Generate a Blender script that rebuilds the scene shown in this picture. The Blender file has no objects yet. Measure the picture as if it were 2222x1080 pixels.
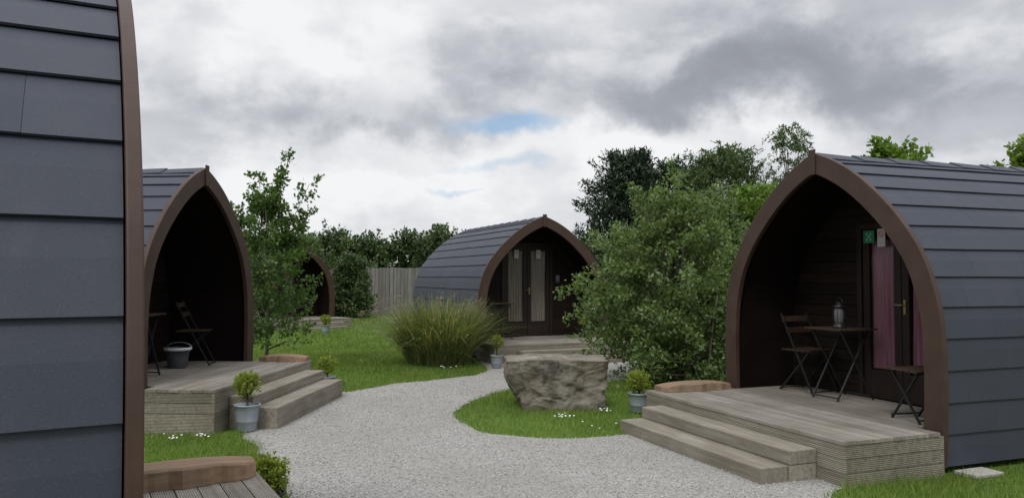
import bpy, math, random
import numpy as np
from mathutils import Vector, Matrix, noise
random.seed(7); np.random.seed(7)
scene=bpy.context.scene
COL=scene.collection

# ------------------------------------------------------------------ helpers
class MB:
    def __init__(s): s.v=[]; s.f=[]
    def box8(s,c):
        b=len(s.v); s.v+= [tuple(p) for p in c]
        for q in ((0,3,2,1),(4,5,6,7),(0,1,5,4),(1,2,6,5),(2,3,7,6),(3,0,4,7)): s.f.append(tuple(b+i for i in q))
    def box(s,x0,x1,y0,y1,z0,z1,m=None):
        c=[(x0,y0,z0),(x1,y0,z0),(x1,y1,z0),(x0,y1,z0),(x0,y0,z1),(x1,y0,z1),(x1,y1,z1),(x0,y1,z1)]
        if m: c=[m@Vector(p) for p in c]
        s.box8(c)
    def tube(s,path,rad,n=8,cap=True):
        path=[Vector(p) for p in path]
        if not hasattr(rad,'__len__'): rad=[rad]*len(path)
        b=len(s.v)
        for i,p in enumerate(path):
            a=path[max(i-1,0)]; c=path[min(i+1,len(path)-1)]
            d=(c-a).normalized()
            r=Vector((0,0,1)) if abs(d.z)<.9 else Vector((1,0,0))
            u=d.cross(r).normalized(); w=d.cross(u).normalized()
            for k in range(n):
                t=2*math.pi*k/n
                s.v.append(tuple(p+(u*math.cos(t)+w*math.sin(t))*rad[i]))
        for i in range(len(path)-1):
            for k in range(n):
                k2=(k+1)%n
                s.f.append((b+i*n+k,b+i*n+k2,b+(i+1)*n+k2,b+(i+1)*n+k))
        if cap:
            s.f.append(tuple(b+k for k in range(n))[::-1])
            e=b+(len(path)-1)*n
            s.f.append(tuple(e+k for k in range(n)))
    def bar(s,p,q,w,h):
        p=Vector(p);q=Vector(q);d=(q-p).normalized()
        r=Vector((0,1,0)) if abs(d.y)<.9 else Vector((1,0,0))
        u=d.cross(r).normalized()*h/2; k=d.cross(u).normalized()*w/2
        s.box8([p-u-k,p+u-k,p+u+k,p-u+k,q-u-k,q+u-k,q+u+k,q-u+k])
    def lathe(s,prof,n=24,c=(0,0,0)):
        b=len(s.v)
        for (r,z) in prof:
            for k in range(n):
                t=2*math.pi*k/n
                s.v.append((c[0]+r*math.cos(t),c[1]+r*math.sin(t),c[2]+z))
        for i in range(len(prof)-1):
            for k in range(n):
                k2=(k+1)%n
                s.f.append((b+i*n+k,b+i*n+k2,b+(i+1)*n+k2,b+(i+1)*n+k))
    def obj(s,name,mat,parent=None,smooth=False,bevel=0):
        me=bpy.data.meshes.new(name); me.from_pydata(s.v,[],s.f); me.update()
        return finish(name,me,mat,parent,smooth,bevel)
def finish(name,me,mat,parent=None,smooth=False,bevel=0):
    o=bpy.data.objects.new(name,me); COL.objects.link(o)
    if mat: me.materials.append(mat)
    if parent: o.parent=parent
    if smooth:
        me.polygons.foreach_set('use_smooth',[True]*len(me.polygons))
    if bevel:
        b=o.modifiers.new('bevel','BEVEL'); b.width=bevel; b.segments=2; b.limit_method='ANGLE'
    return o
def npmesh(name,V,F,mat,parent=None):
    me=bpy.data.meshes.new(name)
    V=np.asarray(V,dtype=np.float32);F=np.asarray(F,dtype=np.int32)
    m,k=F.shape
    me.vertices.add(len(V)); me.vertices.foreach_set('co',V.ravel())
    me.loops.add(m*k); me.loops.foreach_set('vertex_index',F.ravel())
    me.polygons.add(m); me.polygons.foreach_set('loop_start',np.arange(0,m*k,k,dtype=np.int32))
    me.polygons.foreach_set('loop_total',np.full(m,k,dtype=np.int32))
    me.update(calc_edges=True); me.validate()
    return finish(name,me,mat,parent)
def empty(name,loc,rot=0,label=None,cat=None,group=None):
    e=bpy.data.objects.new(name,None); COL.objects.link(e)
    e.location=loc; e.rotation_euler=(0,0,rot); e.empty_display_size=.2
    tag(e,label,cat,group); return e
def tag(o,label=None,cat=None,group=None,kind=None):
    if label:o['label']=label
    if cat:o['category']=cat
    if group:o['group']=group
    if kind:o['kind']=kind
    return o

# ------------------------------------------------------------------ materials
class NT:
    def __init__(s,nt): s.nt=nt
    def n(s,t,**k):
        x=s.nt.nodes.new(t)
        for a,b in k.items(): setattr(x,a,b)
        return x
    def put(s,sock,v):
        if v is None: return
        if isinstance(v,bpy.types.NodeSocket): s.nt.links.new(v,sock)
        else: sock.default_value=v
    def m(s,op,a,b=None,c=None,clamp=False):
        x=s.n('ShaderNodeMath',operation=op,use_clamp=clamp)
        s.put(x.inputs[0],a); s.put(x.inputs[1],b); s.put(x.inputs[2],c); return x.outputs[0]
    def v(s,op,a,b=None,out=0):
        x=s.n('ShaderNodeVectorMath',operation=op)
        s.put(x.inputs[0],a); s.put(x.inputs[1],b); return x.outputs[out]
    def noise(s,vec,scale,detail=4,rough=.55,dist=0,col=False):
        x=s.n('ShaderNodeTexNoise'); s.put(x.inputs['Vector'],vec)
        x.inputs['Scale'].default_value=scale;x.inputs['Detail'].default_value=detail
        x.inputs['Roughness'].default_value=rough;x.inputs['Distortion'].default_value=dist
        return x.outputs['Color' if col else 'Fac']
    def ramp(s,f,stops):
        x=s.n('ShaderNodeValToRGB'); s.put(x.inputs[0],f)
        e=x.color_ramp.elements
        while len(e)<len(stops): e.new(.5)
        for i,(p,c) in enumerate(stops):
            e[i].position=p; e[i].color=tuple(c)+(1,) if len(c)==3 else c
        return x.outputs[0]
    def mix(s,f,a,b,bt='MIX'):
        x=s.n('ShaderNodeMix',data_type='RGBA',blend_type=bt)
        s.put(x.inputs[0],f); s.put(x.inputs[6],a if isinstance(a,bpy.types.NodeSocket) else tuple(a)+(1,) ); s.put(x.inputs[7],b if isinstance(b,bpy.types.NodeSocket) else tuple(b)+(1,)); return x.outputs[2]
    def bump(s,h,strength,dist):
        x=s.n('ShaderNodeBump'); s.put(x.inputs['Height'],h); x.inputs['Strength'].default_value=strength; x.inputs['Distance'].default_value=dist
        return x.outputs[0]
    def obj(s): return s.n('ShaderNodeTexCoord').outputs['Object']
    def isl(s): return s.n('ShaderNodeNewGeometry').outputs['Random Per Island']
    def scale(s,vec,sc):
        x=s.n('ShaderNodeMapping'); s.put(x.inputs['Vector'],vec); x.inputs['Scale'].default_value=sc; return x.outputs[0]
def mat(name):
    m=bpy.data.materials.new(name); m.use_nodes=True
    N=NT(m.node_tree); b=m.node_tree.nodes['Principled BSDF']
    return m,N,b
def setb(N,b,col=None,rough=None,normal=None,metal=None,spec=None):
    if col is not None: N.put(b.inputs['Base Color'],col if isinstance(col,bpy.types.NodeSocket) else tuple(col)+(1,))
    if rough is not None: N.put(b.inputs['Roughness'],rough)
    if normal is not None: N.put(b.inputs['Normal'],normal)
    if metal is not None: N.put(b.inputs['Metallic'],metal)
    if spec is not None: N.put(b.inputs['Specular IOR Level'],spec)

def m_shingle():
    m,N,b=mat('slate_shingle'); o=N.obj(); r=N.isl()
    c=N.ramp(r,[(0,(.033,.039,.056)),(1,(.039,.045,.063))])
    big=N.noise(o,1.6,5); c=N.mix(N.ramp(big,[(.35,(0,0,0)),(.75,(1,1,1))]),c,N.mix(.15,c,(.09,.09,.10)))
    st=N.noise(N.scale(o,(9,9,1.2)),1,5,.6); c=N.mix(N.ramp(st,[(.5,(0,0,0)),(.75,(.2,.2,.2))]),c,(.07,.073,.085))
    sp=N.noise(o,170,3,.75); c=N.mix(N.ramp(sp,[(.56,(0,0,0)),(.74,(.5,.5,.5))]),c,(.080,.088,.108))
    c=N.mix(N.ramp(sp,[(.30,(.4,.4,.4)),(.44,(0,0,0))]),c,(.017,.02,.028))
    setb(N,b,c,.65,N.bump(sp,.3,.004),spec=.3); return m
def m_paint(name,c1,c2,rough=.55):
    m,N,b=mat(name); o=N.obj()
    n=N.noise(N.scale(o,(1,1,1)),3.5,5); c=N.ramp(n,[(.3,c1),(.7,c2)])
    f=N.noise(N.scale(o,(60,60,4)),1,3); c=N.mix(N.m('MULTIPLY',f,.35),c,tuple(x*.55 for x in c1))
    setb(N,b,c,rough,N.bump(f,.35,.003),spec=.3); return m
def m_plank(name,c1,c2,ax=(2,25,25),rough=.7,isl=.5,spec=.25):
    m,N,b=mat(name); o=N.obj(); r=N.isl()
    g=N.noise(N.scale(o,ax),1,6,.6,.3)
    c=N.ramp(g,[(.3,c1),(.7,c2)])
    k=N.m('ADD',1-isl*.5,N.m('MULTIPLY',r,isl)); kk=N.n('ShaderNodeCombineColor')
    for i in range(3): N.put(kk.inputs[i],k)
    c=N.mix(1,c,kk.outputs[0],'MULTIPLY')
    setb(N,b,c,rough,N.bump(g,.5,.004),spec=spec); return m
def m_deck(name,along,groove_ax,gf=520,c=((.15,.13,.11),(.27,.245,.215),(.36,.335,.30))):
    m,N,b=mat(name); o=N.obj(); r=N.isl()
    ax={'x':(1.6,30,30),'y':(30,1.6,30)}[along]
    g=N.noise(N.scale(o,ax),1,6,.62,.4)
    col=N.ramp(g,[(.25,c[0]),(.5,c[1]),(.8,c[2])])
    st=N.noise(o,2.2,5,.6); col=N.mix(N.ramp(st,[(.38,(.5,.5,.5)),(.62,(0,0,0))]),col,(.14,.122,.09))
    k=N.m('ADD',.78,N.m('MULTIPLY',r,.4)); kk=N.n('ShaderNodeCombineColor')
    for i in range(3): N.put(kk.inputs[i],k)
    col=N.mix(1,col,kk.outputs[0],'MULTIPLY')
    h=g
    if groove_ax is not None:
        sp=N.n('ShaderNodeSeparateXYZ'); N.put(sp.inputs[0],o)
        w=N.m('SINE',N.m('MULTIPLY',sp.outputs[groove_ax],gf))
        w2=N.m('ADD',N.m('MULTIPLY',w,.5),.5)
        col=N.mix(N.ramp(w2,[(0,(.6,.6,.6)),(.4,(0,0,0))]),col,(.05,.045,.035))
        h=N.m('ADD',N.m('MULTIPLY',g,.4),w2)
    setb(N,b,col,.8,N.bump(h,.6,.004),spec=.2); return m
def m_leaf(name,cols,trans=.35,ns=1.2,dk=.6):
    m,N,b=mat(name); o=N.obj(); r=N.isl()
    c=N.ramp(r,[(i/(len(cols)-1),c) for i,c in enumerate(cols)])
    n=N.noise(o,ns,3); c=N.mix(N.ramp(n,[(.35,(dk,dk,dk)),(.6,(0,0,0))]),c,N.mix(1,c,(.5,.55,.55),'MULTIPLY'))
    setb(N,b,c,.5,spec=.35)
    t=N.n('ShaderNodeBsdfTranslucent'); N.put(t.inputs[0],N.mix(1,c,(1.3,1.35,.6),'MULTIPLY'))
    mx=N.n('ShaderNodeMixShader'); mx.inputs[0].default_value=trans
    out=[x for x in m.node_tree.nodes if x.type=='OUTPUT_MATERIAL'][0]
    N.put(mx.inputs[1],b.outputs[0]);N.put(mx.inputs[2],t.outputs[0]);N.put(out.inputs[0],mx.outputs[0]); return m
def m_flat(name,c,rough=.6,metal=0,ns=20,var=.25,spec=.4):
    m,N,b=mat(name); n=N.noise(N.obj(),ns,4)
    setb(N,b,N.mix(n,tuple(x*(1-var) for x in c),tuple(min(x*(1+var),1) for x in c)),rough,N.bump(n,.15,.003),metal,spec); return m

SH=m_shingle()
TRIM=m_paint('brown_painted_trim',(.045,.025,.018),(.068,.040,.030))
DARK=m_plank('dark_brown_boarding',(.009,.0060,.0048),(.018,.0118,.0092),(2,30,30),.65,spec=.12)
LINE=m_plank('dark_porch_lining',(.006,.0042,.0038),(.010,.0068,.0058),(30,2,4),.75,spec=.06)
DOORM=m_plank('dark_door_wood',(.013,.0078,.0068),(.022,.0128,.0105),(30,30,2),.5,.3)
BLACK=m_flat('black_metal',(.012,.012,.013),.45)
SLAT=m_plank('dark_chair_slats',(.030,.019,.015),(.050,.032,.024),(3,20,20),.45)
DECK=m_deck('weathered_decking','x',1)
FASC=m_deck('weathered_fascia','x',2,430,c=((.13,.12,.095),(.24,.22,.175),(.33,.31,.26)))
SLEEP=m_deck('weathered_sleeper','x',None,c=((.14,.12,.095),(.25,.225,.185),(.35,.325,.28)))
SLABM=m_deck('brown_slab_wood','y',None,c=((.14,.085,.05),(.23,.145,.09),(.32,.22,.15)))
GALV=m_flat('galvanised_steel',(.30,.34,.38),.42,.5,9,.3)
RIMM=m_flat('pale_bucket_rim',(.45,.46,.48),.5,0,9,.1)
BRASS=m_flat('brass',(.30,.22,.11),.4,.8)
SOIL=m_flat('dark_soil',(.03,.022,.016),.95)
BARK=m_flat('bark',(.07,.055,.04),.9,0,30,.5)
BIRCHBARK=m_flat('grey_bark',(.12,.10,.085),.85,0,14,.6)
WHITE=m_flat('white_plastic',(.7,.7,.7),.5,var=.03)
SIGNW=m_flat('off_white_sign',(.46,.46,.46),.5,var=.05)
GREENS=m_flat('green_sign_plastic',(.012,.16,.07),.45,var=.05)
REDS=m_flat('red_print',(.40,.03,.03),.5,var=.05)
GREY=m_flat('grey_keypad',(.10,.10,.11),.5)
CURT_T=m_plank('beige_curtain',(.12,.105,.085),(.23,.20,.17),(60,60,2),.9,.1)
CURT_P=m_plank('purple_curtain',(.13,.050,.078),(.24,.105,.15),(60,60,2),.9,.1)
CONC=m_flat('pale_concrete',(.33,.32,.29),.9)
ORNG=m_flat('orange_notice_board',(.35,.09,.03),.6)
def glass():
    m,N,b=mat('window_glass'); out=[x for x in m.node_tree.nodes if x.type=='OUTPUT_MATERIAL'][0]
    t=N.n('ShaderNodeBsdfTransparent'); g=N.n('ShaderNodeBsdfGlossy'); g.inputs['Roughness'].default_value=.12
    mx=N.n('ShaderNodeMixShader'); mx.inputs[0].default_value=.02
    N.put(mx.inputs[1],t.outputs[0]);N.put(mx.inputs[2],g.outputs[0]);N.put(out.inputs[0],mx.outputs[0]);return m
GLASS=glass()

# ------------------------------------------------------------------ pod profile
RAW=[(1.37,0),(1.39,.3),(1.40,.7),(1.395,1.05),(1.365,1.33),(1.29,1.60),(1.20,1.80),(1.07,1.99),(.895,2.19),(.665,2.40),(.44,2.565),(.225,2.685),(0,2.78)]
def cr(p0,p1,p2,p3,t):
    return tuple(.5*((2*b)+(-a+c)*t+(2*a-5*b+4*c-d)*t*t+(-a+3*b-3*c+d)*t**3) for a,b,c,d in zip(p0,p1,p2,p3))
def dense():
    P=[RAW[0]]+RAW+[(-.225,2.88)]; out=[]
    for i in range(1,len(P)-2):
        for k in range(8): out.append(cr(P[i-1],P[i],P[i+1],P[i+2],k/8))
    out.append(RAW[-1]); return out
BASEP=dense()
def half(off,zmin,N=48):
    pts=[]
    n=len(BASEP)
    for i,p in enumerate(BASEP):
        a=BASEP[max(i-1,0)];c=BASEP[min(i+1,n-1)]
        tx,tz=c[0]-a[0],c[1]-a[1];l=math.hypot(tx,tz)
        pts.append((p[0]+off*tz/l,p[1]-off*tx/l))
    out=[]
    for i in range(len(pts)-1):
        p,q=pts[i],pts[i+1]
        if q[1]<=zmin: continue
        if p[1]<zmin:
            t=(zmin-p[1])/(q[1]-p[1]); p=(p[0]+(q[0]-p[0])*t,zmin)
        if not out: out.append(p)
        if q[0]<=0:
            t=p[0]/(p[0]-q[0]); out.append((0,p[1]+(q[1]-p[1])*t)); break
        out.append(q)
    if out[-1][0]>1e-5:
        p,q=out[-2],out[-1]; t=q[0]/(p[0]-q[0]); out.append((0,q[1]+(q[1]-p[1])*t))
    L=[0]
    for i in range(1,len(out)): L.append(L[-1]+math.dist(out[i-1],out[i]))
    res=[]
    for k in range(N):
        s=L[-1]*k/(N-1); j=0
        while j<len(L)-2 and L[j+1]<s: j+=1
        t=(s-L[j])/(L[j+1]-L[j]); res.append((out[j][0]+(out[j+1][0]-out[j][0])*t,out[j][1]+(out[j+1][1]-out[j][1])*t))
    return res,L[-1]
def full(off,zmin,N=48):
    h,_=half(off,zmin,N); return h+[(-x,z) for x,z in h[-2::-1]]
def halfwidth(z,off):
    h,_=half(off,0.0,80)
    for i in range(len(h)-1):
        if h[i][1]<=z<=h[i+1][1]:
            t=(z-h[i][1])/(h[i+1][1]-h[i][1]+1e-9); return h[i][0]+(h[i+1][0]-h[i][0])*t
    return 0
DH=.35
def band(mb,off_o,off_i,y0,y1,zmin,N=48):
    O=full(off_o,zmin,N);I=full(off_i,zmin,N);n=len(O);b=len(mb.v)
    for (P,y) in ((O,y0),(I,y0),(O,y1),(I,y1)): mb.v+=[(x,y,z) for x,z in P]
    for i in range(n-1):
        o0,i0,o1,i1=b+i,b+n+i,b+2*n+i,b+3*n+i
        mb.f+=[(o0,o0+1,i0+1,i0),(o1,i1,i1+1,o1+1),(o0,o1,o1+1,o0+1),(i0,i0+1,i1+1,i1)]
    for i in (0,n-1): mb.f.append((b+i,b+n+i,b+3*n+i,b+2*n+i))

def pod(name_label,loc,a,length,recess,door_x,curt,decke,steps,slab_side,signs=0,keyx=None,deck_label='',nc=13,zs=.06,tt=.055,slab_h=.085,dh=1.90,dw=1.04):
    rot=math.atan2(-a[0],a[1])
    E=empty('camping_pod',loc,rot,name_label,'camping pod','camping pods around the gravel path')
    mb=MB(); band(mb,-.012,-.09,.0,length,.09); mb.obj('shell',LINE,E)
    mb=MB(); H,L=half(0,zs,200)
    def at(s):
        s=max(0,min(L,s)); k=s/L*199; j=min(int(k),198); t=k-j
        x=H[j][0]+(H[j+1][0]-H[j][0])*t; z=H[j][1]+(H[j+1][1]-H[j][1])*t
        tx=H[j+1][0]-H[j][0];tz=H[j+1][1]-H[j][1];l=math.hypot(tx,tz)
        return x,z,tz/l,-tx/l
    ex=L/nc; rr=random.Random(5)
    for sg in (1,-1):
        for c in range(nc):
            s0=c*ex; s1=min((c+1)*ex+.05,L-.005)
            y=.005; first=True; wob=rr.random()*6
            while y<length-.01:
                w=.62*(rr.uniform(.97,1.03))
                if first: w*=rr.uniform(.35,.95); first=False
                y2=min(y+w,length)
                g=.0006; sub=2; th=.010
                lift0=.023+rr.uniform(0,.001); dd=rr.uniform(-.0012,.0012)
                b=len(mb.v)
                for i in range(sub+1):
                    yy=y+g+(y2-y-2*g)*i/sub
                    ds=.0025*math.sin(yy*2.1+wob)+.001*math.sin(yy*6+wob*2)+dd
                    for (s,lf) in ((s0+ds,lift0+.001*math.sin(yy*5+wob)),((s0+s1)/2,lift0*.6),(s1,.004)):
                        x,z,nx,nz_=at(s)
                        mb.v.append((sg*(x+nx*lf),yy,z+nz_*lf)); mb.v.append((sg*(x+nx*(lf-th)),yy,z+nz_*(lf-th)))
                for i in range(sub):
                    q=b+6*i
                    for r in (0,2):
                        mb.f+=[(q+r,q+r+6,q+r+8,q+r+2),(q+r+1,q+r+3,q+r+9,q+r+7)]
                    mb.f+=[(q,q+1,q+7,q+6),(q+4,q+10,q+11,q+5)]
                for q in (b,b+6*sub):
                    for r in (0,2): mb.f.append((q+r,q+r+2,q+r+3,q+r+1))
                y=y2
    roof=mb.obj('roof',SH,E)
    mb=MB(); zz=2.78
    yy=.0
    while yy<length:
        y2=min(yy+.45,length)
        for sg in (1,-1):
            c=[(0,yy,zz+.045),(sg*.16,yy,zz-.030),(sg*.16,y2+.02,zz-.040),(0,y2+.02,zz+.03),(0,yy,zz+.030),(sg*.155,yy,zz-.045),(sg*.155,y2+.02,zz-.05),(0,y2+.02,zz+.015)]
            mb.box8(c)
        yy=y2
    mb.obj('ridge_cap',SH,roof)
    mb=MB(); band(mb,.040,-.150,-tt,.0,.05); mb.obj('arch_trim',TRIM,E,bevel=.006)
    mb=MB(); mb.box8([(-.035,-tt-.014,2.60),(.035,-tt-.014,2.60),(.035,-tt-.001,2.60),(-.035,-tt-.001,2.60),(-.045,-tt-.014,2.852),(.045,-tt-.014,2.852),(.045,-tt-.001,2.852),(-.045,-tt-.001,2.852)]); mb.obj('keystone',TRIM,E,bevel=.004)
    mb=MB(); P=full(-.02,.09,40)
    mb.v=[(x,length-.02,z) for x,z in P]+[(x,length+.02,z) for x,z in P]; n=len(P)
    mb.f=[tuple(range(n)),tuple(range(2*n-1,n-1,-1))]+[(i,i+n,i+1+n,i+1) for i in range(n-1)]
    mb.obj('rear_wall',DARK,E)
    mb=MB(); z=DH; ph=.118
    while z<2.7:
        z2=z+ph-.006; w0=halfwidth(z,-.085);w1=halfwidth(z2,-.085)
        if w1<=0.03: break
        def seg(xa0,xa1,xb0,xb1):
            y0=recess;y1=recess+.03
            mb.box8([(xa0,y0,z),(xb0,y0,z),(xb0,y1,z),(xa0,y1,z),(xa1,y0+.004,z2),(xb1,y0+.004,z2),(xb1,y1,z2),(xa1,y1,z2)])
        if z<DH+dh:
            seg(-w0,-w1,door_x-dw/2-.06,door_x-dw/2-.06)
            if door_x+dw/2+.06<w1: seg(door_x+dw/2+.06,door_x+dw/2+.06,w0,w1)
        else: seg(-w0,-w1,w0,w1)
        z+=ph
    P=full(-.08,.09,40);b=len(mb.v);mb.v+=[(x,recess+.12,z) for x,z in P];mb.f.append(tuple(range(b,b+len(P))))
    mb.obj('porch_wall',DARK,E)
    mb=MB(); x0,x1=door_x-dw/2,door_x+dw/2; z0,z1=DH+.01,DH+dh
    mb.box(x0-.06,x0,recess-.02,recess+.05,z0,z1+.06);mb.box(x1,x1+.06,recess-.02,recess+.05,z0,z1+.06);mb.box(x0+.001,x1-.001,recess-.02,recess+.05,z1,z1+.06)
    D=mb.obj('door',DOORM,E,bevel=.004)
    for i in (0,1):
        a0=x0+.004+i*dw/2; a1=a0+dw/2-.008; mb=MB(); y0,y1=recess+.0,recess+.04; st=.085; zp=z0+.28
        mb.box(a0,a0+st,y0,y1,z0,z1-.005);mb.box(a1-st,a1,y0,y1,z0,z1-.005)
        mb.box(a0+st,a1-st,y0+.001,y1-.001,z0,zp);mb.box(a0+st,a1-st,y0+.001,y1-.001,z1-.10,z1-.005)
        mb.obj('door_leaf',DOORM,D,bevel=.004)
        mb=MB(); mb.box(a0+st-.005,a1-st+.005,y0+.018,y0+.022,zp-.003,z1-.097); mb.obj('window',GLASS,D)
        mb=MB(); n=40; rows=[zp+.02,zp+.35,zp+.7,z1-.26,z1-.11]; xm=(a0+a1)/2; hw0=(a1-a0)/2-st+.01
        for k in range(n+1):
            u=k/n*2-1; ph_=k*.95+i*2+.5*math.sin(k*.7)
            for j,zr in enumerate(rows):
                sq=[1.0,.97,.93,.95,.99][j]; am=[.013,.012,.010,.008,.005][j]
                mb.v.append((xm+u*hw0*sq,recess+.052+am*math.sin(ph_),zr))
        nr=len(rows)
        for k in range(n):
            for j in range(nr-1):
                q=nr*k+j; mb.f.append((q,q+nr,q+nr+1,q+1))
        mb.obj('curtain',curt,D,smooth=True)
    mb=MB(); hx=door_x+.045
    mb.box(hx-.013,hx+.013,recess-.01,recess-.001,DH+.88,DH+1.02); mb.tube([(hx,recess-.01,DH+.97),(hx,recess-.04,DH+.97),(hx-.085,recess-.045,DH+.97)],.006,8)
    mb.obj('handle',BRASS,D)
    if keyx is not None:
        mb=MB(); mb.box(keyx-.06,keyx+.06,recess-.06,recess-.002,DH+1.1,DH+1.30); mb.obj('key_box',BLACK,E,bevel=.008)
        mb=MB(); mb.box(keyx-.038,keyx+.038,recess-.064,recess-.0605,DH+1.16,DH+1.27); mb.obj('keypad',GREY,E)
    def notice_green(x,z):
        mb=MB(); mb.box(x-.07,x+.07,recess-.040,recess-.034,z-.065,z+.065); s=mb.obj('safety_notice',GREENS,E); s['label']='green safety notice with white arrows'
        mb=MB(); yy=recess-.0425
        mb.box(x-.010,x+.010,yy,yy+.002,z-.010,z+.010)
        for dx,dz in ((1,1),(-1,1),(1,-1),(-1,-1)):
            p=Vector((x+dx*.032,yy,z+dz*.036))
            mb.v+=[p,p-Vector((dx*.022,0,0)),p-Vector((0,0,dz*.022))]; k=len(mb.v); mb.f.append((k-3,k-2,k-1))
        mb.obj('arrow_symbol',SIGNW,s)
    def notice_white(x,z):
        mb=MB(); mb.box(x-.048,x+.048,recess-.040,recess-.034,z-.09,z+.09); s=mb.obj('smoking_notice',SIGNW,E); s['label']='white notice with a red prohibition ring'
        mb=MB(); yy=recess-.043; n=20; cz=z+.036
        for k in range(n):
            t=2*math.pi*k/n; mb.v+=[(x+.033*math.cos(t),yy,cz+.033*math.sin(t)),(x+.025*math.cos(t),yy,cz+.025*math.sin(t))]
        for k in range(n):
            q=2*k;r=2*((k+1)%n); mb.f.append((q,r,r+1,q+1))
        mb.v+=[(x-.025,yy-.001,cz+.018),(x-.020,yy-.001,cz+.023),(x+.025,yy-.001,cz-.018),(x+.020,yy-.001,cz-.023)]; k=len(mb.v); mb.f.append((k-4,k-3,k-2,k-1))
        mb.box(x-.028,x+.028,yy,yy+.001,z-.060,z-.055)
        mb.obj('prohibition_symbol',REDS,s)
    if signs==1: notice_green(door_x-.36,DH+1.66); notice_white(door_x-.20,DH+1.645)
    if signs==2: notice_white(door_x-.26,DH+1.72); notice_white(door_x+.24,DH+1.72)
    DK=empty('wooden_deck',loc,rot,deck_label,'deck','timber decks fronting the pods')
    mb=MB(); bw=.1245; y=-decke
    while y<recess-.01:
        y2=min(y+bw-.006,recess-.003); hw=1.45 if y2<-.05 else 1.22
        if y<-.06 and y2>=-.06: y2=-.062
        mb.box(-hw+rr.uniform(0,.008),hw-rr.uniform(0,.008),y,y2,DH-.028,DH+rr.uniform(-.001,.001))
        y=y2+.006
    mb.obj('decking',DECK,DK)
    mb=MB(); hz=[-.12,.105,.212,.320]
    for i in range(3):
        mb.box(-1.44,1.44,-decke+.005,-decke+.03,hz[i]+.004,hz[i+1])
        for sg in (1,-1):
            xa,xb=sorted((sg*1.44,sg*1.415)); mb.box(xa,xb,-decke+.0305,-.065,hz[i]+.004,hz[i+1]-.001)
    mb.obj('fascia',FASC,DK)
    mb=MB(); mb.box(-1.2,1.2,-.04,recess,.02,DH-.03); mb.obj('joists',DARK,DK)
    if steps:
        sx0,sx1=steps; yf=-decke
        mb=MB(); mb.box(sx0,sx1,yf-.265,yf-.0,.135,.245);mb.box(sx0+.004,sx1-.004,yf-.262,yf-.003,-.1,.132); mb.obj('step',SLEEP,DK,bevel=.006)
        mb=MB(); mb.box(sx0-.0,sx1-.02,yf-.525,yf-.268,-.1,.128); mb.obj('step',SLEEP,DK,bevel=.006)
    if slab_side:
        S=slab_side[0]; y0,y1=slab_side[1],slab_side[2]
        mb=MB(); n=24; z0,z1=DH+.003,DH+slab_h
        for k in range(n+1):
            t=k/n; y=y0+(y1-y0)*t
            w=.20+.06*math.sin(math.pi*t)+.012*math.sin(t*17)+.006*math.sin(t*41)
            if t<.08: w*=.75+.25*t/.08
            xo=S*1.43; xi=S*(1.43-w); zt=z1-.03*(abs(t-.5)*2)**2.5
            mb.v+=[(xo,y,z0),(xi,y,z0),(xi-S*-.015,y,zt-.012),(xi+S*.03,y,zt),(xo,y,zt)]
        for k in range(n):
            q=5*k
            for j in range(5): mb.f.append((q+j,q+(j+1)%5,q+5+(j+1)%5,q+5+j))
        mb.f+=[(4,3,2,1,0),tuple(5*n+j for j in range(5))]
        sl=mb.obj('wooden_slab',SLABM); sl.location=loc; sl.rotation_euler=(0,0,rot)
        tag(sl,'brown live-edge timber slab lying along the deck edge','wooden slab','timber slabs on the deck corners')
    R=Matrix.Translation(loc)@Matrix.Rotation(rot,4,'Z')
    return E,R,rot

def U(x,y): l=math.hypot(x,y); return (x/l,y/l)
aR=U(.934,.358); oR=(3.02,7.72,0)
podR=pod('dark slate-shingled arched pod with purple curtains and furnished porch',oR,aR,4.9,.80,.25,CURT_P,1.10,(-1.08,1.16),(-1,-1.0,-.12),1,None,'weathered grooved timber deck with two steps beside the lawn',dh=1.74,dw=.98)
aL=U(-.9965,.083); oL=(-3.77,9.50,.10)
podL=pod('dark slate-shingled arched pod with deep black porch and bistro set',oL,aL,4.9,1.1,0,CURT_T,.88,(-1.12,1.2),(1,-.86,-.22),0,-.85,'weathered timber deck with two steps meeting the gravel')
aC=U(-.375,.927); oC=(.64,15.8,0)
podC=pod('slate-shingled arched pod with glazed double doors and beige curtains',oC,aC,4.9,.80,-.02,CURT_T,1.0,(-1.0,1.1),None,2,.66,'weathered timber deck before the double doors')
aN=U(-.875,-.485); oN=(-1.690,3.285,.04)
podN=pod('dark slate-shingled pod seen from its shingled flank with brown arch trim',oN,aN,4.9,.9,0,CURT_T,.88,(-1.0,.25),(1,-.86,.0),0,None,'grooved timber deck beside a small leafy plant',nc=12,zs=.06,tt=.045,slab_h=.115)
aF=U(-.714,.70); oF=(-6.82,24.6,-.05)
podF=pod('small distant brown arched pod half hidden behind a young birch',oF,aF,4.5,.8,0,CURT_T,1.0,(-1.0,1.0),None,0,None,'pale timber deck on the lawn behind the birch')
mb=MB(); mb.box(-.62,-.30,.76,.79,1.25,1.95); nb=mb.obj('notice_board',ORNG,podF[0])
PODS=[(oR,aR),(oL,aL),(oC,aC),(oN,aN),(oF,aF)]

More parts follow.
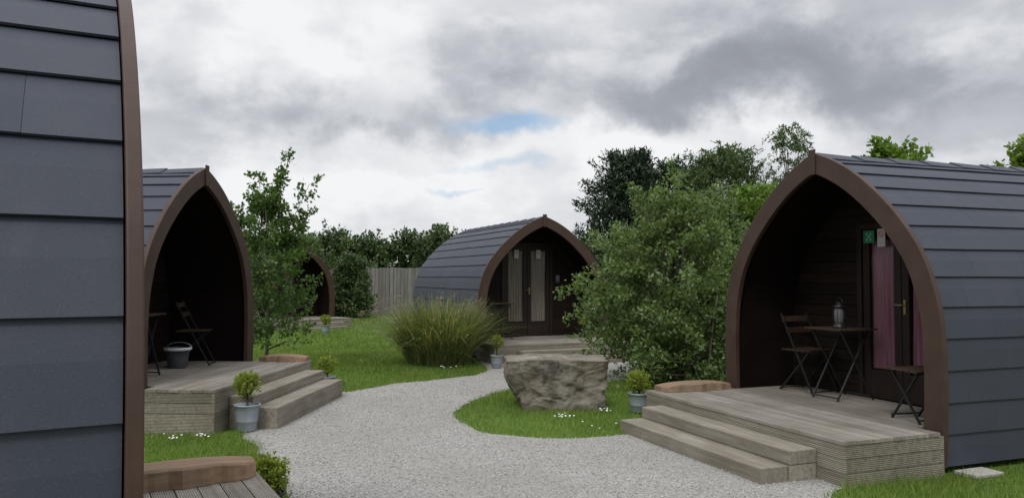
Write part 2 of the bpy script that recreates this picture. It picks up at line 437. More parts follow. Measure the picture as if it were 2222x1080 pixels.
# ------------------------------------------------------------------ furniture
def place(P,x,y,rz,z=DH):
    E,R,rot=P; w=R@Vector((x,y,z+.002)); return w,rot+rz
def chair(P,x,y,rz,label):
    w,r=place(P,x,y,rz); E=empty('folding_chair',w,r,label,'folding chair','slatted folding bistro furniture')
    mb=MB()
    for s in (-.19,.19):
        mb.bar((.23,s,0),(-.20,s,.84),.022,.014); mb.bar((-.24,s*.9,0),(.17,s*.9,.435),.022,.014)
    for x0,z0 in ((.22,.02),(-.23,.02),(.0,.435)): mb.tube([(x0,-.19,z0),(x0,.19,z0)],.008,6)
    mb.obj('frame',BLACK,E)
    mb=MB()
    for k in range(6): mb.box(-.19+k*.067,-.19+k*.067+.05,-.2,.2,.44,.455)
    mb.obj('seat',SLAT,E,bevel=.003)
    mb=MB()
    for zc in (.66,.78):
        xx=-.20+(.84-zc)*.51; mb.box(xx-.012,xx+.006,-.2,.2,zc-.03,zc+.03)
    mb.obj('backrest',SLAT,E,bevel=.003); return E
def table(P,x,y,rz,label,s=.29,H=.705,name='folding_table',cat='folding table',top='table_top'):
    w,r=place(P,x,y,rz); E=empty(name,w,r,label,cat,'slatted folding bistro furniture')
    mb=MB(); g=s*.76
    for q in (-g,g):
        mb.bar((s*.9,q,0),(-g,q,H-.005),.020,.012); mb.bar((-s*.9,q*.9,0),(g,q*.9,H-.005),.020,.012)
    for x0,z0 in ((s*.87,.03),(-s*.87,.03),(-g+.01,H-.01),(g-.01,H-.01)): mb.tube([(x0,-g,z0),(x0,g,z0)],.008,6)
    mb.obj('frame',BLACK,E)
    mb=MB(); n=8 if s>.24 else 5; p=2*s/n
    for k in range(n): mb.box(-s+k*p,-s+k*p+p*.82,-s,s,H,H+.017)
    mb.obj(top,SLAT,E,bevel=.003); return E
chair(podR,-.78,.55,math.radians(6),'dark slatted folding chair beside the porch table')
table(podR,-.24,.50,math.radians(90),'dark slatted folding table with a lantern on top',.25)
table(podR,.98,.20,math.radians(-8),'low dark slatted folding stool beside the arch',.20,.43,'folding_stool','folding stool','seat')
chair(podL,.75,.45,math.radians(-75),'dark slatted folding chair in the black porch')
table(podL,-.56,.50,math.radians(8),'dark slatted folding table in the porch opening',.26)
table(podC,-.88,.25,0,'dark slatted folding table outside the double doors',.25)
w,r=place(podR,-.22,.46,0,DH+.722)
E=empty('lantern',w,r,'small dark wire lantern on the porch table','lantern')
mb=MB(); mb.lathe([(0,0),(.07,0),(.075,.015),(.055,.03),(.05,.06),(0,.06)]); mb.obj('base',BLACK,E,True)
mb=MB(); mb.lathe([(.042,.06),(.05,.10),(.05,.17),(.038,.21)]); mb.obj('glass_cylinder',GREY,E,True)
mb=MB()
for k in range(6):
    t=k*math.pi/3; mb.tube([(.055*math.cos(t),.055*math.sin(t),.05),(.066*math.cos(t),.066*math.sin(t),.13),(.05*math.cos(t),.05*math.sin(t),.22)],.003,5)
mb.obj('wire_guard',BLACK,E)
mb=MB(); mb.lathe([(.0,.27),(.02,.265),(.03,.24),(.062,.225),(.062,.21),(0,.21)]); mb.tube([(.05*math.cos(t),0,.25+.06*math.sin(t)) for t in [i*math.pi/10 for i in range(11)]],.003,5); mb.obj('lid',BLACK,E,True)
def bucket(w,r0,r1,h,name,label,cat,mat_,group=None):
    E=empty(name,w,0,label,cat,group)
    mb=MB(); mb.lathe([(0,0),(r0,0),(r0+.004,.008),((r0*1.0+r1)*.5,h*.5),(r1,h-.012),(r1+.012,h-.008),(r1+.012,h),(r1-.004,h),(r1-.012,h-.03),(r1*.94,h*.85),(0,h*.85)],28)
    mb.obj('pot',mat_,E,True)
    return E
w,_=place(podL,.42,.50,0)
E=bucket(w,.11,.15,.25,'bucket','dark metal bucket with pale rim on the porch floor','bucket',m_flat('dark_bucket_steel',(.07,.075,.085),.45,.3,9,.3))
mb=MB(); mb.lathe([(.151,.255),(.165,.253),(.167,.226),(.157,.219)],28); mb.obj('rim',RIMM,E,True)
mb=MB(); mb.tube([(.16*math.cos(t),.05,.245+.07*math.sin(t)) for t in [i*math.pi/12 for i in range(13)]],.004,6); mb.obj('handle',GALV,E)

# ------------------------------------------------------------------ foliage
rng=np.random.default_rng(11)
def nz(a): return a/np.linalg.norm(a,axis=-1,keepdims=True)
def leaves(name,p0,dr,L,nper,rad,size,aspect,droop,mt,parent=None,up=1.0,along=.5):
    n=len(p0); idx=np.repeat(np.arange(n),nper); m=len(idx)
    t=rng.random(m)**.8
    pos=p0[idx]+dr[idx]*(L[idx]*t)[:,None]
    pos[:,2]-=droop*L[idx]*t*t
    pos+=rng.normal(size=(m,3))*(rad*(1-.55*t))[:,None]
    ax=nz(dr[idx]*along+rng.normal(size=(m,3))*.6+np.array([0,0,-.15]))
    nn=rng.normal(size=(m,3))*.8+np.array([0,0,up])
    sd=nz(np.cross(ax,nn)); sz=size*rng.uniform(.6,1.25,m)[:,None]
    V=np.stack([pos,pos+ax*sz*.5+sd*sz*aspect*.5,pos+ax*sz,pos+ax*sz*.5-sd*sz*aspect*.5],1).reshape(-1,3)
    F=np.arange(4*m).reshape(-1,4)
    return npmesh(name,V,F,mt,parent)
def tree(name,label,cat,base,h,z0,R,shape,nspr,slen,nper,rad,size,aspect,mt,trunk=.06,droop=.25,upb=.6,bark=None,lob=.25,group=None,nlimb=26,surf=.6,trunk_top=.85,multi=1,extra=None,sq=(1,1)):
    E=empty(name,base,0,label,cat,group)
    t=rng.random(nspr); ang=rng.random(nspr)*2*math.pi
    env=np.array([shape(x) for x in t])*R
    sd=rng.random(3)*6
    lobn=1+lob*np.sin(3*ang+sd[0]+4*t)+lob*.8*np.sin(5*ang+sd[1]-7*t)+lob*.5*np.sin(11*t+2*ang+sd[2])
    rr=env*lobn*(rng.random(nspr)**(1-surf))*.85
    out=np.stack([np.cos(ang)*sq[0],np.sin(ang)*sq[1],np.zeros(nspr)],1)
    p0=out*rr[:,None]; p0[:,2]=z0+(h-z0-slen*.4)*t
    dr=nz(out*.8+np.array([0,0,1])*(upb+t[:,None]*.6)+rng.normal(size=(nspr,3))*.35)
    L=slen*rng.uniform(.45,1.35,nspr)*(0.6+.4*env/R)
    if extra:
        for (ex,ey,ez,tx,ty,tz,k) in extra:
            a=np.array([ex,ey,ez]);b=np.array([tx,ty,tz]); u=rng.random((k,1))
            q=a+(b-a)*u+rng.normal(size=(k,3))*.05; p0=np.concatenate([p0,q]); dr=np.concatenate([dr,nz((b-a)[None]/np.linalg.norm(b-a)+rng.normal(size=(k,3))*.55)]); L=np.concatenate([L,rng.uniform(.15,.35,k)*slen/.5])
    leaves('crown',p0,dr,L,nper,rad,size,aspect,droop,mt,E)
    mb=MB(); r2=random.Random(3)
    for q in range(multi):
        ox,oy=(r2.uniform(-.12,.12),r2.uniform(-.12,.12)) if multi>1 else (0,0)
        H=h*trunk_top; pts=[];rd=[]
        for k in range(9):
            s=k/8; pts.append((ox*(1+3*s)+.03*h*.3*math.sin(s*5+q)*s,oy*(1+3*s)+.02*h*.3*math.cos(s*4+q)*s,H*s)); rd.append(trunk*(1-.85*s)+.004)
        mb.tube(pts,rd,8)
    if extra:
        for (ex,ey,ez,tx,ty,tz,k) in extra: mb.tube([(0,0,max(.2,ez-.6)),(ex,ey,ez),(tx,ty,tz)],[trunk*.5,trunk*.3,.004],6)
    for i in rng.choice(nspr,min(nlimb,nspr),replace=False):
        e=Vector(p0[i]+dr[i]*L[i]*.6); zs=max(.15*h*.5,min(e.z*.65,H*.9)); s=Vector((0,0,zs)); mid=s.lerp(e,.5)+Vector((0,0,.06*h*.3))
        mb.tube([s,mid,e],[trunk*.4*(1-zs/h)+.006,trunk*.2+.004,.003],6)
    mb.obj('trunk',bark or BARK,E,True)
    return E
LG=m_leaf('shrub_leaf',[(.080,.125,.040),(.110,.170,.055),(.145,.215,.075),(.23,.29,.145)],.4,1.6,.4)
LB=m_leaf('birch_leaf',[(.06,.11,.03),(.09,.16,.042),(.135,.21,.06)],.4)
LD=m_leaf('conifer_leaf',[(.016,.034,.019),(.028,.052,.028),(.042,.072,.036)],.15)
LM=m_leaf('hedge_leaf',[(.042,.074,.025),(.068,.112,.038),(.105,.16,.058)],.25,.5)
LT=m_leaf('tree_leaf',[(.052,.088,.032),(.082,.13,.047),(.125,.185,.07)],.3,.7)
LY=m_leaf('bright_leaf',[(.09,.155,.028),(.135,.22,.04),(.19,.28,.055)],.4)
LX=m_leaf('box_leaf',[(.14,.19,.028),(.23,.29,.04),(.34,.38,.07)],.4,8)
egg=lambda t: max(.05,math.sin(math.pi*min(1,(t*.86+.14)))**.7)*(1-.25*t)
dome=lambda t: max(.05,(1-t**2.2)**.6)
fullc=lambda t: (.75+.25*math.sin(math.pi*min(1,t*1.3)))*max(.1,(1-t**3)**.5)

tree('garden_shrub','tall spreading green shrub with small pale leaves beside gravel','shrub',(2.50,12.2,0),2.95,.12,1.18,egg,420,.85,66,.085,.070,.6,LG,.035,.32,.55,BIRCHBARK,.28,multi=6,nlimb=60,extra=[(.0,0,2.2,.10,-.2,3.25,12),(-.3,-.2,1.9,-.5,-.3,2.8,12),(-.8,-.3,1.0,-1.35,-.4,1.45,12),(-.7,-.3,.7,-1.25,-.5,1.0,10),(.6,0,2.1,.8,0,2.85,12),(-.5,-.3,1.5,-1.0,-.3,2.2,10)])
tree('garden_shrub','low leafy green shrub skirt at the deck edge','shrub',(2.78,11.5,0),1.6,.05,.80,dome,150,.6,62,.08,.068,.6,LG,.02,.3,.5,BIRCHBARK,.35,multi=4)
birch_shape=lambda t: (.85+.15*math.sin(math.pi*t/.5)) if t<.5 else max(.2,1.0*(1-(t-.5)/.5)**1.1)
tree('birch_tree','young birch with airy upright leafy branches behind the deck','tree',(-4.18,13.4,0),3.1,.35,.76,birch_shape,215,.48,44,.055,.068,.7,LB,.03,.1,.8,BIRCHBARK,.25,surf=.45,trunk_top=.9,
     extra=[(.0,0,2.3,.34,0,3.62,16),(.15,0,2.0,.68,.1,3.2,16),(-.1,0,2.1,-.16,0,3.4,12),(.2,0,1.9,.78,0,2.75,12),(-.2,0,1.9,-.58,0,2.85,10)])
E=empty('ornamental_grass',(-1.33,14.5,0),0,'large clump of arching ornamental grass with pinkish plumes','ornamental grass')
def blades(name,n,base_r,lmin,lmax,width,mt,parent,spread=1.0,seg=5,lean=None):
    ang=rng.random(n)*2*math.pi; br=base_r*np.sqrt(rng.random(n))
    b=np.stack([br*np.cos(ang),br*np.sin(ang),np.zeros(n)],1)
    a2=ang+rng.normal(size=n)*.6; ln=rng.uniform(lmin,lmax,n); k=np.abs(rng.normal(size=n))*.35*spread+.12
    o=np.stack([np.cos(a2),np.sin(a2),np.zeros(n)],1)
    if lean is not None: o=o+np.array(lean)
    sd=np.stack([-np.sin(a2),np.cos(a2),np.zeros(n)],1)
    vs=[];pts=[]
    for s in range(seg+1):
        t=s/seg
        p=b+o*(ln*(k*t*.6+ .75*k*t**2.2))[:,None]; p[:,2]+=ln*(t*(1-.12*k)-.45*k*t**3)
        w=width*(1-t)**.6+.0008
        vs+= [p-sd*w/2,p+sd*w/2]; pts.append(p)
    V=np.stack(vs,1).reshape(-1,3); m=2*(seg+1)
    F=[]
    base=(np.arange(n)*m)[:,None]
    for s in range(seg): F.append(base+np.array([2*s,2*s+1,2*s+3,2*s+2]))
    F=np.concatenate(F,0); npmesh(name,V,F,mt,parent); return pts[-1],o
GB=m_leaf('long_grass_blade',[(.09,.125,.04),(.14,.18,.06),(.22,.24,.10),(.36,.33,.19)],.35,1.5,.7)
PL=m_leaf('grass_plume',[(.26,.18,.14),(.36,.26,.20),(.44,.35,.27)],.3)
blades('blades',2600,.58,.85,1.50,.018,GB,E,1.05)
tips,o=blades('stems',110,.5,1.10,1.5,.005,PL,E,1.1,lean=(-.60,0,0))
leaves('plumes',tips-np.array([0,0,.04]),nz(o+np.array([0,0,.5])),np.full(len(tips),.18),20,.010,.03,.25,.4,PL,E)
def hedge(name,label,x0,x1,y,h,thick,n,mt,size):
    t=rng.random(n); z=h*rng.random(n)**.6
    x=x0+(x1-x0)*t
    hh=h*(.90+.06*np.sin(x*1.3)+.05*np.sin(x*3.7+1)); z=z*hh/h
    p0=np.stack([x,y+rng.normal(size=n)*thick*.4,z],1)
    dr=nz(np.stack([rng.normal(size=n)*.35,rng.normal(size=n)*.4-.3,np.ones(n)],1))
    o=leaves('hedge',p0,dr,rng.uniform(.3,.9,n),34,.12,size,.6,.1,mt); o.name=name
    tag(o,label,'hedge'); return o
hedge('hedge','long dark green feathery hedge behind the timber fence',-14,8,36.5,3.45,1.4,3200,LM,.16)
tree('round_bush','rounded dark green bush beside the timber fence','bush',(-6.3,30.5,0),2.45,.05,.85,dome,240,.4,55,.12,.11,.6,LM,.03,.1,.5,lob=.12)
tree('round_bush','broad mid green bush before the hedge','bush',(-8.2,30.5,0),3.1,.05,1.3,dome,280,.6,55,.14,.12,.6,LT,.03,.1,.5,lob=.2)
tree('conifer_tree','dense dark green conifer behind the pod','tree',(4.15,27.5,0),6.0,.3,1.9,fullc,600,.85,62,.13,.18,.3,LD,.12,.15,.5,lob=.28)
tree('conifer_tree','dark green conifer merging with its neighbours','tree',(5.9,28.5,0),5.7,.3,2.0,fullc,500,.85,58,.13,.18,.3,LD,.12,.15,.6,lob=.2)
tree('willow_tree','grey-green willow with feathery crown','tree',(7.3,27,0),6.1,.4,2.3,fullc,600,1.1,55,.10,.15,.33,LT,.1,.2,.8,lob=.2)
tree('broadleaf_tree','light green broadleaf tree behind the shrub','tree',(7.2,22.5,0),4.2,.3,1.9,fullc,460,.75,58,.12,.12,.55,LY,.08,.2,.5,lob=.22)
tree('broadleaf_tree','mid green broadleaf tree behind the shrub','tree',(5.3,21.5,0),3.9,.3,1.6,fullc,400,.75,58,.12,.12,.55,LT,.08,.2,.5,lob=.22)
tree('weeping_birch','slender wispy tree with drooping branches','tree',(9.1,25.6,0),6.8,1.0,.95,lambda t: .8-.45*t,240,.95,50,.05,.10,.4,LT,.06,.95,.6,lob=.35,surf=.6)
tree('broadleaf_tree','bright green leafy tree rising behind the shingled roof','tree',(9.75,20.0,0),5.1,1,1.5,dome,230,.75,50,.11,.15,.8,LY,.09,.1,.4,lob=.35)
tree('broadleaf_tree','yellow-green tree rising behind the shingled roof','tree',(12.1,17.6,0),4.75,1,1.3,dome,220,.7,50,.11,.15,.8,LY,.09,.1,.4,lob=.3)
tree('broadleaf_tree','dark green tree beyond the hedge','tree',(12.0,29.0,0),4.9,.5,2.2,dome,360,.8,50,.16,.2,.6,LM,.1,.1,.5,lob=.2)
mb=MB();rr=random.Random(2)
x=-9
while x<9:
    h=1.98+rr.uniform(-.02,.02); mb.box(x,x+.115,33.0,33.02,.03,h); mb.box(x+.06,x+.18,33.021,33.035,.03,h-.01); x+=.155
FN=m_plank('grey_fence_boards',(.12,.117,.108),(.21,.203,.188),(25,25,1.5),.85,.4)
fence=mb.obj('timber_fence',FN); tag(fence,'tall weathered grey close-board timber fence','fence')
mb=MB()
for k in range(8): mb.box(-8.5+k*2.4,-8.4+k*2.4,33.04,33.14,0,2.05)
for z in (.3,1.0,1.7): mb.box(-9,9,33.036,33.0395,z,z+.09)
mb.obj('fence_post',FN,fence)

def potted(loc,label,r=.13,h=.27,ball=.14,ps=GALV,stem=.10,nl=900,ls=.028):
    E=empty('potted_plant',loc,0,label,'potted plant','potted box plants beside the decks')
    mb=MB(); r0=r*.74
    mb.lathe([(0,0),(r0,0),(r0+.003,.01),(r0+(r-r0)*.35,h*.35),(r0+(r-r0)*.36+.004,h*.37),(r0+(r-r0)*.4,h*.4),(r0+(r-r0)*.75,h*.75),(r-.002,h-.015),(r+.008,h-.01),(r+.008,h),(r-.008,h),(r*.9,h*.86),(0,h*.86)],28)
    mb.obj('pot',ps,E,True)
    mb=MB(); mb.lathe([(0,h*.885),(r*.9,h*.875),(r*.9,h*.87)],20); mb.obj('soil',SOIL,E)
    c=h+stem+ball*.8
    mb=MB(); mb.tube([(0,0,h*.85),(.006,.004,h+stem*.6),(0,0,c)],[.012,.01,.006],7)
    for k in range(7):
        t=k*2.4; mb.tube([(0,0,h+stem*.6),(ball*.7*math.cos(t),ball*.7*math.sin(t),c+ball*.4*math.sin(k))],[.005,.002],5)
    mb.obj('stem',BARK,E)
    d=nz(rng.normal(size=(nl//9,3)))
    p0=d*ball*.45*np.array([1,1,.9]); p0[:,2]+=c
    leaves('foliage',p0,nz(d+np.array([0,0,.35])),rng.uniform(.4,.75,len(d))*ball,14,.010,ls,.6,0,LX,E)
potted((-2.745,8.17,.012),'clipped yellow-green box plant in a galvanised bucket by the steps',ball=.13,nl=1200)
potted((-2.66,11.32,.0),'clipped box plant beside the far end of the deck',.12,.17,.14,GALV,.05)
potted((-.27,13.75,.012),'clipped box plant in a small pot by the pod deck',.11,.22,.12,GALV,.13)
potted((1.50,9.30,.012),'leafy box plant in a blue-grey bucket beside the steps',.13,.22,.14,GALV,.02,1200)
potted((-5.2,21.9,.0),'clipped box plant beside a distant deck',.12,.25,.15,GALV,.02,500,.05)
potted((-1.72,5.55,.012),'bushy yellow-green plant in a low dark pot',.12,.08,.14,BLACK,.0,1800,.032)
w,_=place(podC,.95,.1,0); potted(w,'dark pot with a small plant on the pod deck',.13,.22,.10,BLACK,.0,300,.04)

# ------------------------------------------------------------------ stone
def stone():
    import bmesh
    bm=bmesh.new(); bmesh.ops.create_cube(bm,size=1); bmesh.ops.subdivide_edges(bm,edges=bm.edges[:],cuts=56,use_grid_fill=True)
    for v in bm.verts:
        c=v.co.copy(); x,y,z=c.x*2,c.y*2,c.z
        t=z+.5
        rnd=1/max(1,(abs(x)**11+abs(y)**11)**(1/11))
        wl=.40+.24*min(1,t/.62)**.8; wr=.60+.02*t
        X=(x*rnd)*(wl if x<0 else wr); Y=y*rnd*(.36+.03*t); Z=t*.60
        if t>.98: Z-=.012*abs(x)
        p=Vector((X,Y,Z))
        q=p+Vector((noise.noise(p*3),noise.noise(p*3+Vector((5,2,1))),noise.noise(p*3+Vector((9,4,2)))))*.14
        vd=noise.voronoi(q*1.9+Vector((1,4,2)))[0]
        n1=noise.fractal(p*1.8+Vector((3,1,7)),1,2,3); n2=noise.fractal(p*8,.75,2,6); rg=abs(noise.fractal(p*3.3+Vector((8,3,3)),1,2,4))
        crack=max(0,.07-(vd[1]-vd[0]))/.07
        d=Vector((X*.9,Y*1.4,(Z-.3)*.5)).normalized()
        top=t>.97
        p+=d*(n1*.050+n2*.022-crack*.014-rg*.05)*(.75 if top else 1)
        if top: p.z+=n1*.02
        if t<.02:p.z=-.04
        v.co=p
    me=bpy.data.meshes.new('boulder'); bm.to_mesh(me); bm.free()
    m,N,b=mat('rough_limestone'); o=N.obj()
    a=N.noise(o,2.2,9,.68,.5); c=N.ramp(a,[(.28,(.085,.075,.062)),(.44,(.165,.147,.122)),(.56,(.245,.222,.188)),(.72,(.36,.338,.295))])
    s=N.noise(N.scale(o,(2,2,2.6)),2.0,7,.65,1.2); c=N.mix(N.ramp(s,[(.35,(.8,.8,.8)),(.45,(0,0,0))]),c,(.065,.057,.047))
    l=N.noise(o,6,6,.7); c=N.mix(N.ramp(l,[(.58,(0,0,0)),(.70,(.6,.6,.6))]),c,(.42,.40,.35))
    w=N.noise(o,1.3,4,.5,1); c=N.mix(N.ramp(w,[(.48,(0,0,0)),(.60,(.5,.5,.5))]),c,(.20,.155,.105))
    g=N.noise(o,50,6,.7); c=N.mix(N.m('MULTIPLY',g,.4),c,(.13,.12,.10))
    setb(N,b,c,.92,N.bump(N.m('ADD',g,N.m('MULTIPLY',a,1.8)),.9,.018),spec=.2)
    ob=finish('boulder',me,m,smooth=True); ob.location=(.55,9.80,0)
    tag(ob,'large flat-topped rough grey limestone boulder on the grass island','boulder')
stone()
mb=MB(); mb.box(-.16,.16,-.10,.10,0,.03); o=mb.obj('paving_slab',CONC,bevel=.006); o.location=(3.78,6.40,.0); o.rotation_euler=(0,0,.38); tag(o,'small pale concrete slab beside the deck on grass','paving slab')

# ------------------------------------------------------------------ ground
path=[(-.6,-3),(-.75,2.5),(-1.25,4.2),(-1.62,5.75),(-2.02,6.6),(-2.42,7.4),(-2.72,8.0),(-2.95,8.6),(-3.0,10.6),(-2.5,10.95),(-2.2,11.0),(-1.73,11.75),(-.9,12.45),(-.42,13.3),(-.6,14.9),(.3,15.4),(2.9,15.6),(2.6,13.3),(1.85,12.35),(.9,11.75),(.02,11.2),(-.43,10.3),(-.63,9.55),(-.66,8.9),(-.32,8.2),(.3,7.78),(.8,7.86),(1.24,8.1),(1.7,8.8),(2.2,8.2),(2.75,6.3),(2.42,5.9),(2.2,5.2),(2.1,3),(2.0,-3)]
def smoothpoly(P,k=8):
    out=[];n=len(P)
    for i in range(n):
        for j in range(k): out.append(cr(P[i-1],P[i],P[(i+1)%n],P[(i+2)%n],j/k))
    res=[]
    for x,y in out:
        res.append((x+.07*noise.noise(Vector((x*2.5,y*2.5,0)))+.04*noise.noise(Vector((x*9,y*9,3))),y+.07*noise.noise(Vector((x*2.5,y*2.5,9)))+.04*noise.noise(Vector((x*9,y*9,5)))))
    return res
PP=smoothpoly(path)
def inpoly(x,y,P):
    r=np.zeros(len(x),bool); n=len(P)
    for i in range(n):
        x1,y1=P[i];x2,y2=P[(i+1)%n]
        c=((y1>y)!=(y2>y))
        if y1!=y2: r^= c&(x<(x2-x1)*(y-y1)/(y2-y1)+x1)
    return r
def m_gravel():
    m,N,b=mat('pale_gravel'); o=N.obj()
    v=N.n('ShaderNodeTexVoronoi'); N.put(v.inputs['Vector'],o); v.inputs['Scale'].default_value=85
    sep=N.n('ShaderNodeSeparateColor'); N.put(sep.inputs[0],v.outputs['Color'])
    c=N.ramp(sep.outputs[0],[(0,(.25,.24,.225)),(.4,(.33,.322,.308)),(.8,(.40,.393,.38)),(1,(.49,.483,.47))])
    c=N.mix(N.ramp(v.outputs['Distance'],[(.35,(0,0,0)),(.75,(.7,.7,.7))]),c,(.18,.172,.155))
    big=N.noise(o,.9,5,.6); c=N.mix(N.ramp(big,[(.38,(.55,.55,.55)),(.62,(0,0,0))]),c,(.235,.225,.205))
    setb(N,b,c,.9,N.bump(N.m('SUBTRACT',1,v.outputs['Distance']),.7,.008),spec=.2); return m
GRV=m_gravel()
me=bpy.data.meshes.new('gravel_path'); me.from_pydata([(x,y,.006) for x,y in PP],[],[tuple(range(len(PP)))]); me.update()
if me.polygons[0].normal.z<0: me.flip_normals()
g=finish('gravel_path',me,GRV); tag(g,'pale grey gravel path winding between the pods','path',kind='structure')
m,N,b=mat('lawn'); o=N.obj()
n1=N.noise(o,.8,6,.6); n2=N.noise(o,14,5,.7)
c=N.ramp(n1,[(.3,(.085,.145,.026)),(.6,(.13,.205,.037)),(.8,(.175,.235,.058))]); c=N.mix(n2,c,N.mix(1,c,(.45,.5,.5),'MULTIPLY'))
setb(N,b,c,.9,N.bump(n2,.8,.03),spec=.1)
mb=MB(); mb.v=[(-900,-900,0),(900,-900,0),(900,1500,0),(-900,1500,0)]; mb.f=[(0,1,2,3)]
gr=mb.obj('ground',m); tag(gr,'wide green mown lawn','ground',kind='structure')
n=70000; x=rng.uniform(-3,3,n)
y=3.8+9.5*rng.random(n)**1.35
k=inpoly(x,y,PP); x=x[k];y=y[k]; n=len(x)
s=rng.uniform(.004,.0088,n); base=np.array([[1,0,0],[-1,0,0],[0,1,0],[0,-1,0],[0,0,.7],[0,0,-.7]],float)
x=x+rng.normal(size=n)*.03; y=y+rng.normal(size=n)*.03
an=rng.random(n)*6.28; sx=rng.uniform(.8,1.5,n);sy=rng.uniform(.6,1,n)
B=np.repeat(base[None],n,0); B[:,:,0]*=sx[:,None];B[:,:,1]*=sy[:,None]; B+=rng.normal(size=B.shape)*.15
X=B[:,:,0]*np.cos(an)[:,None]-B[:,:,1]*np.sin(an)[:,None];Y=B[:,:,0]*np.sin(an)[:,None]+B[:,:,1]*np.cos(an)[:,None]
V=np.stack([X*s[:,None]+x[:,None],Y*s[:,None]+y[:,None],B[:,:,2]*s[:,None]+.006+s[:,None]*.35],2).reshape(-1,3)
fc=np.array([[0,2,4],[2,1,4],[1,3,4],[3,0,4],[2,0,5],[1,2,5],[3,1,5],[0,3,5]])
F=(np.arange(n)*6)[:,None,None]+fc[None]
m,N,b=mat('gravel_stone'); c=N.ramp(N.isl(),[(0,(.22,.21,.195)),(.35,(.335,.327,.312)),(.85,(.42,.412,.40)),(1,(.58,.575,.56))]); setb(N,b,c,.85,spec=.2)
st=npmesh('gravel_stones',V,F.reshape(-1,3),m); tag(st,'loose pale gravel stones on the path','gravel',kind='stuff')
def excl(x,y,z=0):
    k=inpoly(x,y,PP)
    for o_,a_ in PODS:
        dx=x-o_[0];dy=y-o_[1]; ly=dx*a_[0]+dy*a_[1]; lx=dx*a_[1]-dy*a_[0]
        k|=(abs(lx)<1.45)&(ly>-1.1)&(ly<4.9)
    k|=((x-.56)/.55)**2+((y-9.78)/.32)**2<1
    return k
def grass(n,x0,x1,y0,y1,h0,h1,w):
    x=rng.uniform(x0,x1,n);y=rng.uniform(y0,y1,n); jx=x+rng.normal(size=n)*.035; jy=y+rng.normal(size=n)*.035; k=~excl(jx,jy); x=x[k];y=y[k];n=len(x)
    h=rng.uniform(h0,h1,n)*(1+.25*np.sin(x*3+y*2)); a=rng.random(n)*6.28; l=rng.uniform(.1,.9,n)*h; b2=rng.random(n)*6.28
    p=np.stack([x,y,np.zeros(n)],1); sd=np.stack([np.cos(a),np.sin(a),np.zeros(n)],1)*w/2
    tip=p+np.stack([np.cos(b2)*l,np.sin(b2)*l,h],1)
    return np.stack([p-sd,p+sd,tip],1)
G=np.concatenate([grass(60000,-4.2,-1.6,5.0,9.0,.025,.055,.006),grass(45000,-.8,3.3,7.6,13.5,.025,.06,.007),grass(30000,2.1,5.2,4.6,7.2,.025,.055,.006),grass(90000,-7,0.5,10.5,18,.025,.06,.011),grass(50000,-9,1,18,33,.03,.07,.03),
  grass(1500,2.3,3.7,4.9,6.9,.07,.13,.007)],0)
GM=m_leaf('grass_blade',[(.08,.14,.022),(.125,.21,.034),(.17,.255,.046),(.25,.29,.09)],.35,.9,.5)
go=npmesh('grass',G.reshape(-1,3),np.arange(len(G)*3).reshape(-1,3),GM); tag(go,'short green lawn grass blades','grass',kind='stuff')
pts=[]
for (cx,cy,r,nn) in ((.58,8.80,.10,14),(1.08,9.2,.08,9),(-3.05,7.7,.13,8),(-3.3,7.6,.12,5),(-2.3,17.3,.22,14),(-1.2,13.6,.2,5),(.8,8.3,.25,4),(2.0,10.6,.3,6)):
    for _ in range(nn): pts.append((cx+random.gauss(0,r*.6),cy+random.gauss(0,r*.5),random.uniform(.04,.075)))
mb=MB()
for (x,y,z) in pts:
    rad=random.uniform(.007,.012)*(1.5 if y>12 else 1); b=len(mb.v); mb.v.append((x,y,z+.004))
    for k in range(8): mb.v.append((x+rad*math.cos(k*.785),y+rad*math.sin(k*.785)-.0,z+rad*.3*math.sin(k*.785)))
    for k in range(8): mb.f.append((b,b+1+k,b+1+(k+1)%8))
do=mb.obj('daisy_flowers',WHITE); tag(do,'scattered clusters of small white daisies in the lawn','flowers',kind='stuff')

# ------------------------------------------------------------------ world
SE,SR=math.radians(48),math.radians(200)
W=bpy.data.worlds.new('World'); scene.world=W; W.use_nodes=True; nt=W.node_tree; N=NT(nt)
for x in list(nt.nodes): nt.nodes.remove(x)
out=N.n('ShaderNodeOutputWorld'); bg=N.n('ShaderNodeBackground'); N.put(out.inputs[0],bg.outputs[0])
sky=N.n('ShaderNodeTexSky',sky_type='NISHITA'); sky.sun_disc=False; sky.sun_elevation=SE; sky.sun_rotation=SR
d=N.v('NORMALIZE',N.n('ShaderNodeTexCoord').outputs['Generated'])
sp=N.n('ShaderNodeSeparateXYZ'); N.put(sp.inputs[0],d)
zz=N.m('ADD',N.m('MAXIMUM',sp.outputs[2],0),.26)
cb=N.n('ShaderNodeCombineXYZ'); N.put(cb.inputs[0],N.m('DIVIDE',sp.outputs[0],zz)); N.put(cb.inputs[1],N.m('DIVIDE',sp.outputs[1],zz))
n1=N.noise(cb.outputs[0],1.1,8,.55,.15); n2=N.noise(N.scale(d,(3,3,5)),2.0,8,.56,.15)
wn=N.noise(d,5,6,.6,0,True); sc=N.n('ShaderNodeVectorMath',operation='SCALE'); N.put(sc.inputs[0],N.v('SUBTRACT',wn,(.5,.5,.5))); sc.inputs['Scale'].default_value=.20
dW=N.v('ADD',d,sc.outputs[0])
sc2=N.n('ShaderNodeVectorMath',operation='SCALE'); N.put(sc2.inputs[0],N.v('SUBTRACT',wn,(.5,.5,.5))); sc2.inputs['Scale'].default_value=.10
dW2=N.v('ADD',d,sc2.outputs[0])
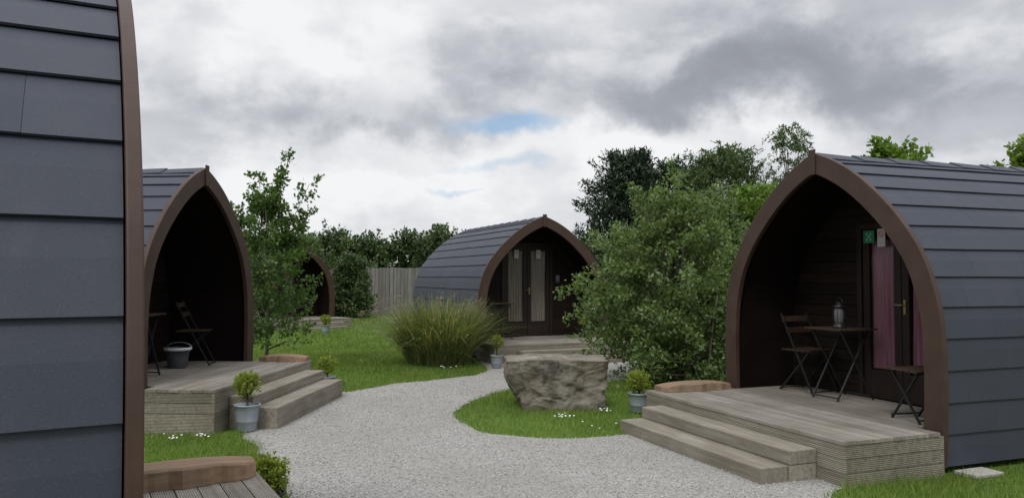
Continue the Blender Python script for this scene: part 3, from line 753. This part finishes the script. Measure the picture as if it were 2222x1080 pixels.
def blob(px,py,ex,ey,src=dW):
    c=Vector(((px-1111)/1700,1,(600-py)/1700)); l=c.length; c=c/l
    q=N.v('MULTIPLY',N.v('SUBTRACT',src,tuple(c)),(1700*l/ex,1.2,1700*l/ey))
    r=N.v('DOT_PRODUCT',q,q,out=1)
    return N.m('EXPONENT',N.m('MULTIPLY',r,-1))
def puff(n,lo,hi):
    x=N.n('ShaderNodeMapRange',interpolation_type='SMOOTHSTEP'); N.put(x.inputs[0],n); x.inputs[1].default_value=lo; x.inputs[2].default_value=hi; return x.outputs[0]
pf=puff(n2,.42,.62)
val=N.m('ADD',.665,N.m('MULTIPLY',N.m('SUBTRACT',n1,.5),.62)); val=N.m('ADD',val,N.m('MULTIPLY',N.m('SUBTRACT',pf,.5),.17)); val=N.m('ADD',val,N.m('MULTIPLY',N.m('SUBTRACT',n2,.5),.25))
for (px,py,ex,ey,w) in ((1500,180,400,85,-.30),(1950,190,330,110,-.22),(2150,300,200,50,-.08),(1050,130,150,80,-.14),(680,260,400,55,-.18),(420,320,200,30,-.12),
                        (1450,300,330,45,.36),(500,80,280,80,.20),(900,20,300,50,.10),(950,430,330,90,.26),(1430,150,90,30,.20),(1000,340,300,30,.14),(700,150,220,30,.10),(2050,40,200,50,.10),(380,400,150,40,.12)):
    val=N.m('ADD',val,N.m('MULTIPLY',blob(px,py,ex,ey),w))
cl=N.ramp(val,[(.08,(.27,.285,.32)),(.32,(.38,.40,.44)),(.50,(.55,.57,.61)),(.66,(.73,.745,.775)),(.88,(.90,.91,.925))])
blue=N.m('ADD',N.m('MULTIPLY',blob(1120,264,150,28,dW2),1.25),N.m('ADD',N.m('MULTIPLY',blob(990,408,90,11,dW2),.8),N.m('MULTIPLY',blob(1080,360,170,18,dW2),.6)))
gap=N.m('SUBTRACT',blue,N.m('MULTIPLY',N.m('SUBTRACT',n2,.45),1.6)); gap=N.ramp(gap,[(.25,(0,0,0)),(1.0,(.8,.8,.8))])
nsk=N.mix(1,sky.outputs[0],(.075,.075,.075),'MULTIPLY')
nsk=N.mix(.6,nsk,(.36,.60,.90))
col=N.mix(gap,cl,nsk)
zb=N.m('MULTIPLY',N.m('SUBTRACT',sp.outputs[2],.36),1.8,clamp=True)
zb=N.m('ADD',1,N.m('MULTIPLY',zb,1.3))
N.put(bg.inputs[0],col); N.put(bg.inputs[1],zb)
sun=bpy.data.lights.new('sun','SUN'); sun.energy=1.5; sun.angle=math.radians(14); sun.color=(1,.96,.9)
so=bpy.data.objects.new('sun',sun); COL.objects.link(so)
dirv=Vector((math.sin(SR)*math.cos(SE),math.cos(SR)*math.cos(SE),math.sin(SE)))
so.rotation_euler=dirv.to_track_quat('Z','Y').to_euler()
# ------------------------------------------------------------------ camera
cam=bpy.data.cameras.new('camera'); co=bpy.data.objects.new('camera',cam); COL.objects.link(co)
co.location=(0,0,1.6); co.rotation_euler=(math.radians(92.02),0,0); cam.sensor_width=36; cam.lens=27.54; cam.clip_end=4000; cam.clip_start=.05
scene.camera=co
scene.view_settings.view_transform='Standard'; scene.view_settings.look='None'; scene.view_settings.exposure=0
